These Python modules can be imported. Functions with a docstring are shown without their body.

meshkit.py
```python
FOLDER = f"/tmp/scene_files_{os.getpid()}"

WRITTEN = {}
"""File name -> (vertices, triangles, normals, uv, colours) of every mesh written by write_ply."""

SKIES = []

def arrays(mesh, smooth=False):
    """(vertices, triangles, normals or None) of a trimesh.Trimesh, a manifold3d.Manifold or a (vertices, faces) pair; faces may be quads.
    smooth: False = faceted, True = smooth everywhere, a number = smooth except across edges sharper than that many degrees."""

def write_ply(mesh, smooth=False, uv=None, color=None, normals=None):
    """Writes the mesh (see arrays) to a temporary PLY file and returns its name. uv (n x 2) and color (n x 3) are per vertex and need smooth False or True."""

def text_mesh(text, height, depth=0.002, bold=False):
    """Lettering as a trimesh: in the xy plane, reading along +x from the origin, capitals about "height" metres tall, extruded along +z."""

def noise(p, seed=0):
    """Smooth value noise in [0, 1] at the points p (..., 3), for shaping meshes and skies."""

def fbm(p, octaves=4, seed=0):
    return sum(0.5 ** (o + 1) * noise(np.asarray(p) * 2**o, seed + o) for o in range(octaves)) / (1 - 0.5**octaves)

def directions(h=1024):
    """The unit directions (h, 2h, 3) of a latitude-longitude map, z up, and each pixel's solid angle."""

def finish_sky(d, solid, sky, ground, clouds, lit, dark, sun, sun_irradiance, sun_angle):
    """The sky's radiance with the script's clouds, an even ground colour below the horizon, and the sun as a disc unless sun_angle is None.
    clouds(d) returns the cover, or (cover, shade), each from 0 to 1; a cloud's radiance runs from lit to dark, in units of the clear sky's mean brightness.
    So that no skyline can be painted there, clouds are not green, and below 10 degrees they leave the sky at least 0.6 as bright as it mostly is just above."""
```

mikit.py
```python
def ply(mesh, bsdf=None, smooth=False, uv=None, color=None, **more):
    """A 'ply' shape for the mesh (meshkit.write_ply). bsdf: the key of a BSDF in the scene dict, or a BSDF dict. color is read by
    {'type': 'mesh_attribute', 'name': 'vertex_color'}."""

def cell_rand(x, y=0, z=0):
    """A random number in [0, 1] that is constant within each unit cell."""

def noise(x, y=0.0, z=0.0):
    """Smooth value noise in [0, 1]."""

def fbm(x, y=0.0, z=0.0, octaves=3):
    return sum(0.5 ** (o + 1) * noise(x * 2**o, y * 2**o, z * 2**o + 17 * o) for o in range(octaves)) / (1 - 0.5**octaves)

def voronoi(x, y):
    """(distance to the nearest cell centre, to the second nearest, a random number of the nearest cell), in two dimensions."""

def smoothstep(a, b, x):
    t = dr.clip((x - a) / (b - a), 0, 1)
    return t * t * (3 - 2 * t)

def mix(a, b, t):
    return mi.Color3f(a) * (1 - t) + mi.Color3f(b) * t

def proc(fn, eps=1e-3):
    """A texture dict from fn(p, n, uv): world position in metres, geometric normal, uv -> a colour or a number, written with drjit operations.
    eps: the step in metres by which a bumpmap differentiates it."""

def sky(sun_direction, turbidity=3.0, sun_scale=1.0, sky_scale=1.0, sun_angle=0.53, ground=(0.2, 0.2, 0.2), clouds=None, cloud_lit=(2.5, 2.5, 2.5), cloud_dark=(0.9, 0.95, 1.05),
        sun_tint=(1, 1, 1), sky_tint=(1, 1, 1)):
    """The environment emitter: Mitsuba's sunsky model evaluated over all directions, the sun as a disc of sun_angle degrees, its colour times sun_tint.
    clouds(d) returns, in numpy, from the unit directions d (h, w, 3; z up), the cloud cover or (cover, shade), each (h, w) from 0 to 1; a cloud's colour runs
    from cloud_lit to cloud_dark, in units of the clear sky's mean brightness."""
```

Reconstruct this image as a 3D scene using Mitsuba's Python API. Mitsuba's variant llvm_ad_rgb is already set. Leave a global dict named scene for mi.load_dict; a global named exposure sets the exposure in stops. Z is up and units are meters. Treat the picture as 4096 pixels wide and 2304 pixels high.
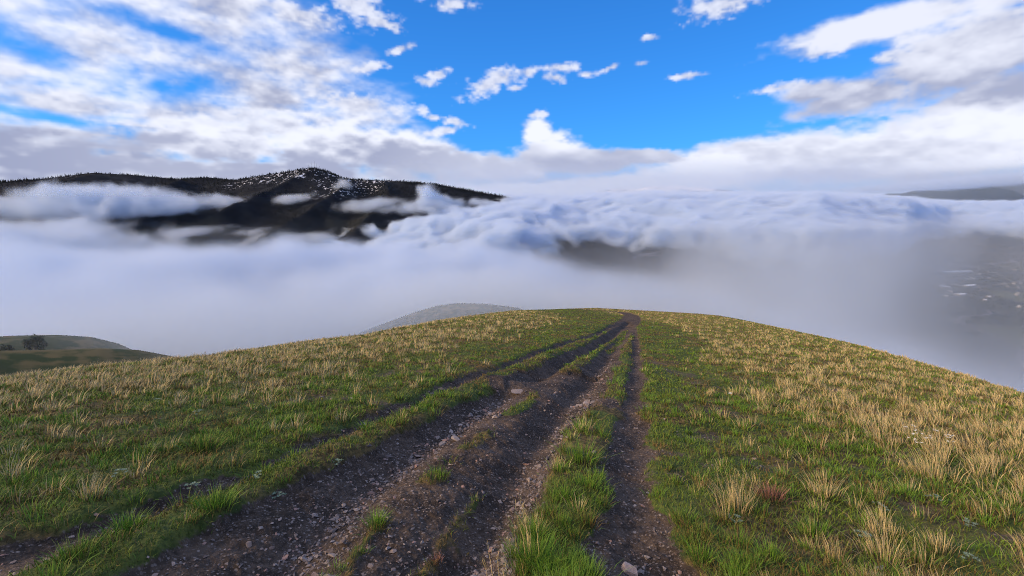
import math, random
import numpy as np, trimesh, mitsuba as mi, drjit as dr
import mikit, meshkit
from mikit import proc, noise, fbm, voronoi, cell_rand, smoothstep, mix

T = mi.ScalarTransform4f
scene, labels = {}, {}
rng = np.random.default_rng(7)

# ------------------------------------------------------------------ camera, sky, exposure
PITCH = math.atan(93 / 480)
EYE = (0.0, 0.0, 1.65)
scene['camera'] = {'type': 'perspective', 'fov': 2 * math.degrees(math.atan(512 / 480)), 'fov_axis': 'x', 'near_clip': 0.1, 'far_clip': 90000.0,
                   'to_world': T().look_at(origin=EYE, target=(0, math.cos(PITCH), EYE[2] - math.sin(PITCH)), up=(0, 0, 1))}
exposure = 3.05


def step(a, b, x):
    t = np.clip((x - a) / (b - a), 0, 1)
    return t * t * (3 - 2 * t)


def clouds(d):
    """Cloud cover and shade per direction: banks of cumulus and a high broken sheet to the left, open blue in the middle, all broken up by noise."""
    az = np.degrees(np.arctan2(d[..., 0], d[..., 1]))
    el = np.degrees(np.arcsin(d[..., 2]))
    ha = np.stack([az / 9, el / 4.2, el * 0 + .3], -1)
    curd = meshkit.fbm(ha * 2.2 + 5.1, 5, 31)
    rag = meshkit.fbm(ha * 5.5 + 2.2, 4, 33)
    tiny = meshkit.fbm(ha * np.array([11, 9, 1]) + 6.2, 3, 35)
    q = np.stack([d[..., 0], d[..., 1], d[..., 2] * 0 + 0], -1) / (d[..., 2:] + 0.10)
    sheet = meshkit.fbm(q * np.array([2.2, 3.0, 1]) + 11.3, 6, 3)
    sheet2 = meshkit.fbm(q * np.array([1.1, 1.6, 1]) + 4.3, 5, 9)
    a3 = np.stack([d[..., 0], d[..., 1], d[..., 2] * 2.2], -1)
    lump = meshkit.fbm(a3 * 9 + 3.1, 6, 5)
    fine = meshkit.fbm(a3 * 26 + 7.7, 4, 8)
    soft = meshkit.fbm(a3 * np.array([4, 4, 9]) + 1.7, 5, 14)
    edge = (lump - 0.5) * 1.5 + (fine - 0.5) * 1.0 + (rag - .5) * 1.0 + (tiny - .5) * .6

    def blob(azc, elc, ra, re, rot=0.0, flat=1.0):
        x, y = (az - azc + 180) % 360 - 180, el - elc
        x = x * np.cos(np.radians(elc))
        c, s = math.cos(math.radians(rot)), math.sin(math.radians(rot))
        u, v = (x * c + y * s) / ra, (-x * s + y * c) / re
        v = np.where(v < 0, v * flat, v)
        return 1 - np.sqrt(u * u + v * v)

    # the high sheet: over the left of the view and on behind the viewer
    bound = np.interp(el, [0, 5, 8, 12, 17, 24, 40, 90], [-9, -9, -11, -15, -18.5, -22, -20, 0])
    left = step(1.5, -5.0, az - bound + (lump - 0.5) * 16 + (fine - .5) * 6) * step(-185, -160, az)
    hole = np.maximum.reduce([blob(-33, 10.0, 4, 1.5, 10), blob(-34, 14.5, 6, 1.0, -15), blob(-46, 12.5, 6, 1.2, -20), blob(-43, 6.4, 9, .5, -8)])
    holes = step(-0.4, 0.9, hole + (sheet - 0.5) * 2.2 + (curd - .5) * 1.6)
    c_left = left * np.clip(step(0.34, 0.66, sheet * 0.40 + curd * .35 + rag * .2 + tiny * .1 + 0.04 - .22 * holes), 0, 1)
    s_left = step(0.40, 0.66, soft * 0.22 + sheet2 * .13 + curd * .33 + (1 - rag) * .2 + (1 - tiny) * .12) * 0.85
    rest = step(50, 75, np.abs(az)) * step(0.44, 0.62, sheet2)      # broken cloud all around outside the view
    over = step(24, 45, el) * step(0.50, 0.66, sheet2)
    c_rest = np.clip(np.maximum(rest * (1 - left), over), 0, 1)

    # grey cumulus bank over the mountain
    bank = np.maximum.reduce([blob(-46, 3.4, 9, 2.6, 0), blob(-31, 5.2, 9, 2.4), blob(-20, 5.4, 9, 3.0, -4), blob(-11, 4.6, 8, 2.6, -10), blob(-3, 3.2, 8, 1.7, -6), blob(-36, 2.0, 30, 1.6)])
    c_bank = step(-0.14, 0.42, bank + edge * 0.55)
    s_bank = np.clip(step(0.30, 0.72, soft * 0.75 + (lump - .5) * .9 + (rag - .5) * .6 + np.interp(el, [0, 2, 4.5, 7.5], [.12, .22, .25, -.15])), 0, 1) * np.interp(az, [-50, -46, -35, -15, -5, 5], [.9, .9, .75, .85, .6, .5])
    # cumulus in the middle
    mid = np.maximum.reduce([blob(4.0, 4.6, 4.0, 2.2), blob(2.8, 6.9, 1.7, 1.6), blob(9, 4.1, 6, 1.6, -6), blob(13.5, 4.3, 6, 1.1, -3), blob(6, 3.2, 9, 1.0)])
    c_mid = step(-0.14, 0.34, mid + edge * 0.55)
    s_mid = np.clip(step(6.2, 3.2, el + (lump - .5) * 5), 0, 1) * 0.8
    # great soft cloud to the right
    right = np.maximum.reduce([blob(42, 11.5, 9, 4.2, 14), blob(34, 9.0, 7, 1.7, 8), blob(46, 7.5, 8, 4.5), blob(36, 14.8, 10, 1.5, 6), blob(46, 15.5, 9, 2.4), blob(30.5, 9.6, 3.4, 1.3, 10), blob(62, 11, 14, 8)])
    c_right = step(-0.16, 0.50, right + edge * 0.55)
    s_right = np.clip(step(15.5, 6, el + (lump - .5) * 10 + (rag - .5) * 8 + (tiny - .5) * 3 - (az - 38) * .12), 0, 1) * 0.7 + .12
    # low bank to the right, white in the middle
    low = np.maximum.reduce([blob(40, 3.6, 24, 3.4, 2), blob(24, 2.6, 13, 2.7, 6), blob(46, 5, 12, 3.0), blob(12, 1.1, 10, 1.4, 3), blob(0, .4, 16, 1.2)])
    c_low = step(-0.14, 0.40, low + (soft - 0.5) * 1.0 + edge * .4)
    grey = np.maximum.reduce([blob(31, 1.3, 9, 1.3, -4), blob(40, 1.0, 12, 1.1, 4), blob(24, 0.7, 8, .8)])
    s_low = np.clip(step(-0.3, 0.6, grey + (soft - .5) * .9) * .72 + step(.42, .72, soft * .6 + rag * .25 + tiny * .15) * .5 - step(14, 2, np.hypot((az - 14) * .7, (el - 1.4) * 3)) * .9, 0, 1)
    puff = np.maximum.reduce([blob(-2.6, 12.0, 2.6, .9, 22), blob(-1.0, 12.8, 2.0, .9, 5), blob(1.6, 13.2, 1.1, .5, 10), blob(5.6, 13.6, 1.9, .45), blob(4.8, 12.6, 1.4, .55, -10), blob(-8.2, 12.9, 1.1, .45, 12), blob(-9.6, 12.1, 1.2, .4, -8),
                              blob(-17.0, 9.7, 4.0, .9, -4), blob(-22, 17.4, 2.6, .8, -8), blob(-14.3, 17.5, 2.1, .6, -8), blob(-17, 19, 3.0, 1.2, -20), blob(-6.7, 19.5, 2.0, .6), blob(22, 18.3, 3.0, 1.0, 5), blob(15, 16, .9, .3), blob(-12, 15.2, 1.4, .35, 20), blob(-15.5, 13.2, 1.8, .5, 15), blob(.5, 11.6, .8, .3), blob(3, 8.9, 1.2, .35), blob(19, 12.2, 1.6, .3), blob(31, 13.2, 2, .5, 8), blob(36.5, 12, 1.4, .5),
                              blob(8.4, 12.9, .9, .3), blob(11, 13.5, 1.0, .3, 20), blob(-10, 9.2, .6, .35), blob(-9, 8.5, .8, .3), blob(-6.5, 8.1, 1.2, .4, -8), blob(28, 10.4, 3.0, .4, 6), blob(-8, 7.0, 2.2, .4, 12), blob(14, 13.7, .8, .25)])
    c_puff = step(-0.15, 1.05, puff * 1.1 + .28 + (tiny - .5) * 2.2 + (rag - .5) * 1.8) * .92
    cover, shade = c_left, s_left
    for c, s in ((c_rest, 0.35 + 0.4 * step(.5, .7, soft)), (c_puff, .08 + .5 * step(.7, .3, tiny * .5 + rag * .5)), (c_right, s_right), (c_low, s_low), (c_mid, s_mid), (c_bank, s_bank)):
        shade = shade * (1 - c) + s * c
        cover = cover * (1 - c) + c
    hz = step(1.2, -0.3, el) * .5                                           # air thickens to white along the horizon
    return np.clip(np.maximum(cover, hz), 0, 1), np.clip(shade, 0, 1)


SUN = (-math.sin(math.radians(107)) * .914, math.cos(math.radians(107)) * .914, .407)
scene['sky'] = mikit.sky(SUN, turbidity=3, sun_scale=0.37, sun_angle=18, sun_tint=(1, .87, .68), sky_scale=1.0, clouds=clouds, cloud_lit=(2.95, 3.05, 3.45), cloud_dark=(0.95, 1.08, 1.68), sky_tint=(0.105, 0.40, 0.82), ground=(.12, .12, .16))

# ------------------------------------------------------------------ land
def mat(name, fn, rough=0.9, spec=0.2, bump=None):
    b = {'type': 'principled', 'base_color': proc(fn), 'roughness': rough, 'specular': spec}
    if bump:
        b = {'type': 'bumpmap', 'arbitrary': proc(bump[0], bump[1]), 'scale': 1.0, 'bsdf': b}
    scene[name] = {'type': 'twosided', 'bsdf': b}


def grid_mesh(P):
    n, m = P.shape[:2]
    i = np.arange(n * m).reshape(n, m)
    q = np.stack([i[:-1, :-1], i[1:, :-1], i[1:, 1:], i[:-1, 1:]], -1).reshape(-1, 4)
    return P.reshape(-1, 3), q[:, ::-1]


_TAB = np.random.default_rng(99).random((256, 256)).astype(np.float32)


def nz(x, y, s, seed=0, o=4):
    """Smooth two-dimensional value noise in [0, 1], wavelength s metres, o octaves."""
    x, y = np.asarray(x, float), np.asarray(y, float)
    out = np.zeros(np.broadcast(x, y).shape, np.float32)
    for k in range(o):
        u, v = x * (2 ** k / s) + 37.3 * (seed + k), y * (2 ** k / s) + 91.7 * (seed + 3 * k)
        fu, fv = np.floor(u), np.floor(v)
        i, j, a, b = fu.astype(np.int32), fv.astype(np.int32), (u - fu).astype(np.float32), (v - fv).astype(np.float32)
        a, b = a * a * (3 - 2 * a), b * b * (3 - 2 * b)
        i0, i1, j0, j1 = i & 255, (i + 1) & 255, j & 255, (j + 1) & 255
        out += 0.5 ** (k + 1) * ((_TAB[i0, j0] * (1 - a) + _TAB[i1, j0] * a) * (1 - b) + (_TAB[i0, j1] * (1 - a) + _TAB[i1, j1] * a) * b)
    return out / (1 - 0.5 ** o)


SK = np.array([(-75, .010), (-60, .015), (-46.2, .020), (-43.8, .025), (-40.4, .036), (-37.7, .034), (-34.1, .028), (-31.8, .032), (-29.4, .028), (-27.6, .035), (-25.4, .042), (-23.2, .049), (-21.8, .0525), (-20.4, .046), (-18.7, .033), (-15.5, .031), (-12.2, .029), (-8.7, .024), (-5, .012), (-2, .003), (.6, -.006), (6, -.03), (14, -.08)])
RID = np.array([(-75, 4700), (-46, 4500), (-32, 4700), (-28, 4400), (-21.8, 4300), (-16, 4000), (-9, 3700), (0, 3500), (14, 3300)])


def polar(az, r, h):
    return (r * math.sin(math.radians(az)), r * math.cos(math.radians(az)), h)


SPURS = [[polar(-21.8, 4150, 170), polar(-26, 3700, 0), polar(-31, 3250, -140), (-2000, 2350, -330)], [polar(-18.5, 3950, 95), polar(-19.5, 3500, -20), polar(-25, 2950, -190), polar(-31, 2600, -330)],
         [polar(-14.5, 3800, 80), polar(-14, 3350, -60), polar(-18, 2850, -230)], [polar(-34, 4400, 90), polar(-37, 3900, -40), polar(-43, 3300, -200)], [polar(-40.4, 4450, 130), polar(-45, 3900, -20), polar(-52, 3300, -200)]]


def mountain_h(az, r):
    rs = np.interp(az, RID[:, 0], RID[:, 1])
    top = np.interp(az, SK[:, 0], SK[:, 1]) * rs - 8
    x, y = r * np.sin(np.radians(az)), r * np.cos(np.radians(az))
    t = (r - 2300) / (rs - 2300)
    tt = np.clip(t, 0, 1)
    h = -455 + (top + 455) * tt ** 1.15
    w = nz(x, y, 900, 21, 2) * 900
    rid = 1 - np.square(2 * meshkit.fbm(np.stack([(x * .8 + y * .5 + w) / 620, (y * .8 - x * .5) / 2600, x * 0], -1), 3, 22) - 1)
    for line in SPURS:
        best = np.full(np.shape(x), -1e9)
        for (x0, y0, h0), (x1, y1, h1) in zip(line[:-1], line[1:]):
            k = np.clip(((x - x0) * (x1 - x0) + (y - y0) * (y1 - y0)) / ((x1 - x0) ** 2 + (y1 - y0) ** 2), 0, 1)
            best = np.maximum(best, h0 + k * (h1 - h0) - .62 * np.hypot(x - x0 - k * (x1 - x0), y - y0 - k * (y1 - y0)))
        dd = (best - h) / 30
        h = h + np.where(t < 1, 30 * np.log1p(np.exp(np.clip(dd, -20, 20))), 0) * step(1.0, .9, t)
    h = h + (rid - .8) * 260 * (4 * tt * (1 - tt)) ** .8 + (nz(x, y, 160, 24, 3) - .5) * 40 * np.clip(4 * tt * (1 - tt), 0, 1)
    return h - np.clip(t - 1, 0, 9) ** 1 * 700


AZ = np.linspace(-72, 14, 420)
RR = np.concatenate([np.linspace(2200, 5000, 210)])
A_, R_ = np.meshgrid(AZ, RR, indexing='ij')
H_ = mountain_h(A_, R_)
MV, MF = grid_mesh(np.stack([R_ * np.sin(np.radians(A_)), R_ * np.cos(np.radians(A_)), H_], -1))


def mountain_col(p, n, uv):
    f = fbm(p.x / 60, p.y / 60, p.z / 60, 4)
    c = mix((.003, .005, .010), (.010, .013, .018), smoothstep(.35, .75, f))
    c = mix(c, (.020, .022, .020), smoothstep(.58, .70, fbm(p.x / 240 + 5, p.y / 240, p.z / 200, 3)) * smoothstep(60, -120, p.z) * .8)
    f2 = fbm(p.x / 15, p.y / 22, p.z / 12, 3)
    patch = smoothstep(-40, 110, p.z + (fbm(p.x / 300, p.y / 300, 0, 2) - .5) * 200) * smoothstep(.56, .66, fbm(p.x / 420 + 3, p.y / 420, 0, 2))
    return mix(c, (.75, .78, .85), smoothstep(.63, .68, f2) * patch)


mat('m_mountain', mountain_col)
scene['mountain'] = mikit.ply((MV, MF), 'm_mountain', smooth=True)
labels['mountain'] = {'label': 'dark forested mountain with snow patches below its summit', 'category': 'mountain', 'kind': 'structure'}

# valley floor, one sheet out to the horizon
vr = np.concatenate([np.linspace(0, 9000, 120), np.geomspace(9300, 70000, 30)])
va = np.linspace(-180, 180, 241)
VA, VR = np.meshgrid(va, vr, indexing='ij')
vx, vy = VR * np.sin(np.radians(VA)), VR * np.cos(np.radians(VA))
vz = -455 + (nz(vx, vy, 1500, 31, 3) - .5) * 60 * step(800, 2000, VR)


def valley_col(p, n, uv):
    a, b, w = voronoi(p.x / 340 + 7, p.y / 420)
    f = fbm(p.x / 45, p.y / 45, 0, 3)
    c = mix((.008, .014, .014), (.030, .036, .028), smoothstep(.4, .7, f))
    c = mix(c, (.045, .055, .030), smoothstep(.78, .81, w))
    return mix(c, (.05, .05, .055), smoothstep(.05, .03, b - a) * .8)


mat('m_valley', valley_col)
scene['valley_ground'] = mikit.ply(grid_mesh(np.stack([vx, vy, vz], -1)), 'm_valley', smooth=True)
labels['valley_ground'] = {'label': 'dark valley floor of fields and streets seen through gaps in the fog', 'category': 'ground', 'kind': 'structure'}

# ------------------------------------------------------------------ fog
def spline_noise(axes, wl, seed, stretch=(1, 1, 1)):
    """Cubic B-spline value noise in [0, 1] on the grid of the three axes (x, y, z), wavelength wl metres; the same field for every box."""
    r = np.random.default_rng(seed)
    mats, idx = [], []
    for a, s, lo, hi in zip(axes, stretch, (-5200, 0, -500), (12000, 12600, 460)):
        u = (a - lo) / (wl * s) + 1.5
        n = int((hi - lo) / (wl * s) + 1.5) + 4
        M = np.zeros((len(a), n), np.float32)
        i = np.floor(u).astype(int)
        t = u - i
        for k, w in enumerate(((1 - t) ** 3 / 6, (3 * t ** 3 - 6 * t ** 2 + 4) / 6, (-3 * t ** 3 + 3 * t ** 2 + 3 * t + 1) / 6, t ** 3 / 6)):
            M[np.arange(len(a)), i - 1 + k] += w
        mats.append(M)
        idx.append(slice(max(i[0] - 1, 0), i[-1] + 3))
    c = r.random((mats[2].shape[1], mats[1].shape[1], mats[0].shape[1]), dtype=np.float32)[idx[2], idx[1], idx[0]]
    mats = [np.ascontiguousarray(M[:, q]) for M, q in zip(mats, idx)]
    c = np.einsum('zi,ijk->zjk', mats[2], c, optimize=True)
    c = np.matmul(mats[1][None], c)
    c = (c.reshape(-1, c.shape[2]) @ mats[0].T).reshape(len(axes[2]), len(axes[1]), len(axes[0]))
    return 0.5 + (c - 0.5) * 1.5


def fog_axes(lo, hi, st):
    return [np.arange(l + s / 2, h, s, dtype=np.float32) for l, h, s in zip(lo, hi, st)]


def sst(a, b, x):
    t = np.clip((x - a) / (b - a), 0, 1)
    return t * t * (3 - 2 * t)


SIG = 0.042
FOG_ALBEDO = [.765, .87, .995]


def add_fog(key, lo, hi, st, field, label, sig):
    ax = fog_axes(lo, hi, st)
    d = np.clip(field(ax), 0, 1).astype(np.float32)
    top = float(d.max())
    hi = [l + len(a) * s for l, a, s in zip(lo, ax, st)]
    lo, hi = np.array(lo, float), np.array(hi, float)
    box = T().translate(lo.tolist()).scale((hi - lo).tolist())
    scene[key] = {'type': 'cube', 'to_world': T().translate(((lo + hi) / 2).tolist()).scale(((hi - lo) / 2 - [0, 1, 0]).tolist()), 'bsdf': {'type': 'null'},
                  'interior': {'type': 'heterogeneous', 'albedo': {'type': 'rgb', 'value': FOG_ALBEDO}, 'scale': float(sig * top),
                               'sigma_t': {'type': 'gridvolume', 'grid': mi.VolumeGrid(d[..., None] / top), 'to_world': box, 'filter_type': 'trilinear', 'wrap_mode': 'clamp'}}}
    labels[key] = {'label': label, 'category': 'fog', 'kind': 'stuff'}


def valley_fog(ax):
    X, Y, Z = ax[0][None, None, :], ax[1][None, :, None], ax[2][:, None, None]
    az = np.degrees(np.arctan2(X, Y))
    r = np.hypot(X, Y)
    n1 = spline_noise(ax, 420, 1, (1.3, 1.3, .6)); n2 = spline_noise(ax, 190, 2, (1.2, 1.2, .7)); n3 = spline_noise(ax, 90, 3, (1, 1, .8)); n4 = spline_noise(ax, 42, 4)
    big = spline_noise(ax, 900, 5, (1, 1, .5))
    b2, b3, b4 = np.abs(2 * n2 - 1), np.abs(2 * n3 - 1), np.abs(2 * n4 - 1)
    det = (n1 - .5) * 1.0 + (.33 - b2) * .75 + (.33 - b3) * .9 + (.33 - b4) * .65          # about -1 .. 1
    # near bank: behind the ridge
    A = [-75, -47, -36, -22, -2, 8, 17, 27, 40, 46, 75]
    lip = np.interp(az, A, [1000, 1000, 1000, 950, 900, 800, 800, 750, 700, 650, 600])
    top = np.interp(az, A, [-84, -84, -86, -106, -90, -108, -118, -136, -152, -162, -165])
    top = top + (-top - 16) * (1 - sst(110, 620, r)) - 330 * sst(0, 520, r - lip)
    f = (top - Z) / np.interp(r, [150, 600], [28, 45]) + det * np.interp(az, A, [1.3, 1.3, 1.3, 1.3, 1.2, 1.0, .9, .8, .6, .6, .6])
    start = np.interp(az, A, [130, 125, 105, 118, 128, 125, 120, 110, 100, 100, 100])
    ramp = np.interp(az, A, [160, 160, 110, 110, 130, 140, 200, 220, 220, 220, 220])
    D = sst(0, 1.3, f) * sst(0, 1, (r - start) / ramp + (big - .5) * .5 * sst(150, 400, r)) * np.interp(az, A, [.55, .6, .7, 1, .95, .5, .42, .42, .5, .5, .5])
    D = D * np.clip(.35 + 1.3 * n1 * (.5 + n2), .3, 1.15)
    # great bank over the valley to the right, its lower left arm along the mountain's foot
    B = [-75, -36, -30, -22, -12, -5, 0, 10, 20, 32, 39, 42, 75]
    top = np.interp(az, B, [-330, -330, -310, -235, -135, -55, -5, -12, -15, -10, -55, -75, -80])
    bot = np.interp(az, B, [-420, -420, -400, -370, -330, -300, -255, -240, -245, -300, -260, -240, -240])
    r0 = np.interp(az, B, [2400, 2400, 2400, 2200, 2000, 2000, 2100, 2450, 2450, 2450, 3100, 4250, 4300])
    f = np.minimum(np.minimum((top + (big - .5) * 110 - 130 * (1 - sst(0, 850, r - r0)) - Z) / 42, (Z - bot) / 50), (r - r0) / 140) + det * np.interp(az, B, [2.4, 2.4, 2.4, 2.3, 2.1, 1.9, 1.8, 1.7, 1.5, 1.4, 1.4, 1.4, 1.4])
    D = np.maximum(D, sst(0, .6, f) * sst(-34, -28, az + 0 * r))
    # thin air over the valley
    air = np.interp(az, [-12, 0, 6, 10, 17, 23, 33, 37, 41, 45, 52], [0.0003, .003, .004, .005, .009, .034, .04, .028, .012, .005, .005])
    D = np.maximum(D, air * sst(-60, -190, Z) * np.clip(.3 + 1.9 * (big - .15), .2, 2) * sst(-.6, .5, det + .2) ** .5)
    # sheets that lie along the mountain on the left
    for (a0, da, rr, dr_, z0, dz, slope, amp) in (
            (-44.5, 6.5, 3600, 220, -62, 34, 1.5, 1.9), (-39.8, 3.8, 3600, 200, -36, 40, -2, 1.9), (-34.5, 4.5, 3500, 170, -54, 22, 6, 1.9), (-50, 10.5, 2750, 420, -170, 80, -4, 1.2),
            (-33, 2.2, 3100, 200, -190, 20, 4, 1.3), (-30, 4, 3150, 150, -210, 16, 3, 1.4), (-24.5, 1.4, 3500, 120, -20, 22, 10, 1.4), (-25, 5, 2800, 160, -235, 26, 4, 1.6), (-19, .7, 3700, 90, 75, 40, 0, 1.2),
            (-15.5, 2.6, 3200, 140, -55, 30, 3, 1.6), (-12.5, 3, 3150, 160, -80, 34, 2, 1.5), (-9.9, 1.3, 3050, 120, 5, 95, 0, 1.2), (-8.6, 1.6, 3000, 130, -60, 60, 0, 1.5), (-7, 3.2, 3150, 150, -45, 40, -9, 1.3), (-6, 4.5, 2900, 160, -95, 45, -6, 1.6), (-3.5, 2.6, 3050, 140, -50, 26, -8, 1.5)):
        e = np.sqrt(((az - a0) / da) ** 2 + ((r - rr) / dr_) ** 2 + ((Z - z0 - slope * (az - a0)) / dz) ** 2)
        D = np.maximum(D, sst(0, 1.0, 1 - e + det * amp * 1.3) * (.8 if abs(a0 + 9.9) < .1 else .3))
    return D


for k, (lo, hi, st, text) in enumerate((
        ((-400, 60, -220), (400, 203, -10), (11, 11, 10), 'thin first wisps of fog over the slope just below the grassy ridge'),
        ((-860, 206, -360), (860, 503, 0), (11, 11, 10), 'smooth pale fog right behind the grassy ridge'),
        ((-2000, 506, -460), (2000, 1408, 0), (11, 11, 10), 'broad smooth fog bank in front of the mountain, filling the valley below the ridge'),
        ((-3204, 1412, -460), (3204, 2308, 60), (14, 14, 10), 'torn fog between the smooth near bank and the foot of the mountain'),
        ((-5004, 2312, -460), (5004, 5192, 170), (12, 12, 10), 'billowing cloud bank along the mountain foot and over the town'))):
    add_fog('fog' + (f'_{k:03d}' if k else ''), lo, hi, st, valley_fog, text, SIG)


def far_fog(ax):
    X, Y, Z = ax[0][None, None, :], ax[1][None, :, None], ax[2][:, None, None]
    az = np.degrees(np.arctan2(X, Y))
    r = np.hypot(X, Y)
    n1 = spline_noise(ax, 900, 11, (1.5, 1.5, .4)); n2 = spline_noise(ax, 420, 12, (1.2, 1.2, .5)); n3 = spline_noise(ax, 200, 13, (1, 1, .6))
    det = (n1 - .5) * 1.2 + (.33 - np.abs(2 * n2 - 1)) * .8 + (.33 - np.abs(2 * n3 - 1)) * .5
    f = (np.interp(az, [-20, 0, 9, 14, 22, 34, 40], [-40, -40, -110, -110, -60, -60, -130]) + 25 - Z) / 60 + det
    D = sst(0, .9, f)
    band = 1 - np.sqrt(((az - 42) / 11) ** 2 + ((r - 8400) / 700) ** 2 + ((Z - 120 - (az - 40) * 11) / 70) ** 2) + det * .7
    D = np.maximum(D, sst(0, .7, band))
    return np.maximum(D, .05)


add_fog('fog_005', (-1500, 5200, -460), (11500, 12500, 430), (52, 52, 26), far_fog, 'white sea of cloud far beyond the fog bank, under the distant hills', .0045)


def far_hill(key, prof, r0, depth, fn, label, base=-455):
    """A hill range along the azimuths of prof = (azimuth, crest height); it falls off towards and away from the viewer."""
    prof = np.array(prof, float)
    a = np.linspace(prof[0, 0], prof[-1, 0], 160)
    t = np.linspace(-1, 1, 41)
    Aa, Tt = np.meshgrid(a, t, indexing='ij')
    rr = r0 + Tt * depth
    x, y = rr * np.sin(np.radians(Aa)), rr * np.cos(np.radians(Aa))
    crest = np.interp(Aa, prof[:, 0], prof[:, 1]) + (nz(Aa, Aa * 0 + r0, 1.4, 45, 4) - .5) * r0 * .006
    z = base - 30 + (crest - base + 30) * (1 - np.abs(Tt) ** 1.3) + (nz(x, y, depth * .5, 41, 4) - .5) * depth * .12 * (np.abs(Tt) > .01) * (1 - np.abs(Tt))
    mat('m_' + key, fn)
    scene[key] = mikit.ply(grid_mesh(np.stack([x, y, z], -1)), 'm_' + key, smooth=True)
    labels[key] = {'label': label, 'category': 'hill', 'kind': 'structure'}


def dark_hill(p, n, uv):
    return mix((.012, .022, .02), (.03, .04, .03), fbm(p.x / 150, p.y / 150, p.z / 60, 3))


def snow_hill(p, n, uv):
    f = fbm(p.x / 700, p.y / 700, p.z / 90, 4)
    return mix((.06, .07, .09), (.85, .87, .9), smoothstep(.40, .52, f + smoothstep(100, 260, p.z) * .12))


far_hill('distant_hill', [(35.5, -200), (37.5, 15), (39, 60), (41, 80), (43, 112), (44.6, 100), (46, 30), (48, -200)], 9600, 900, dark_hill, 'dark wooded hill between two bands of white cloud')
far_hill('distant_hill_001', [(42, -100), (43.6, 150), (45, 260), (47, 300), (52, 330), (60, 200)], 11000, 1100, dark_hill, 'blue hilltop standing above the white cloud band at the far end')
far_hill('distant_hill_002', [(5, -300), (8, -90), (11, -40), (15, -35), (19, -60), (23, -300)], 12900, 1000, dark_hill, 'dark blue hill in a gap of the cloud below the snowy mountain')
far_hill('snowy_mountain', [(6, -100), (8.6, 60), (10, 170), (12, 240), (14.5, 250), (16.5, 320), (18, 330), (20, 300), (22.5, 230), (25, 90), (28, -200)], 20000, 2600, snow_hill, 'flat topped snow streaked mountain on the horizon')

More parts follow.
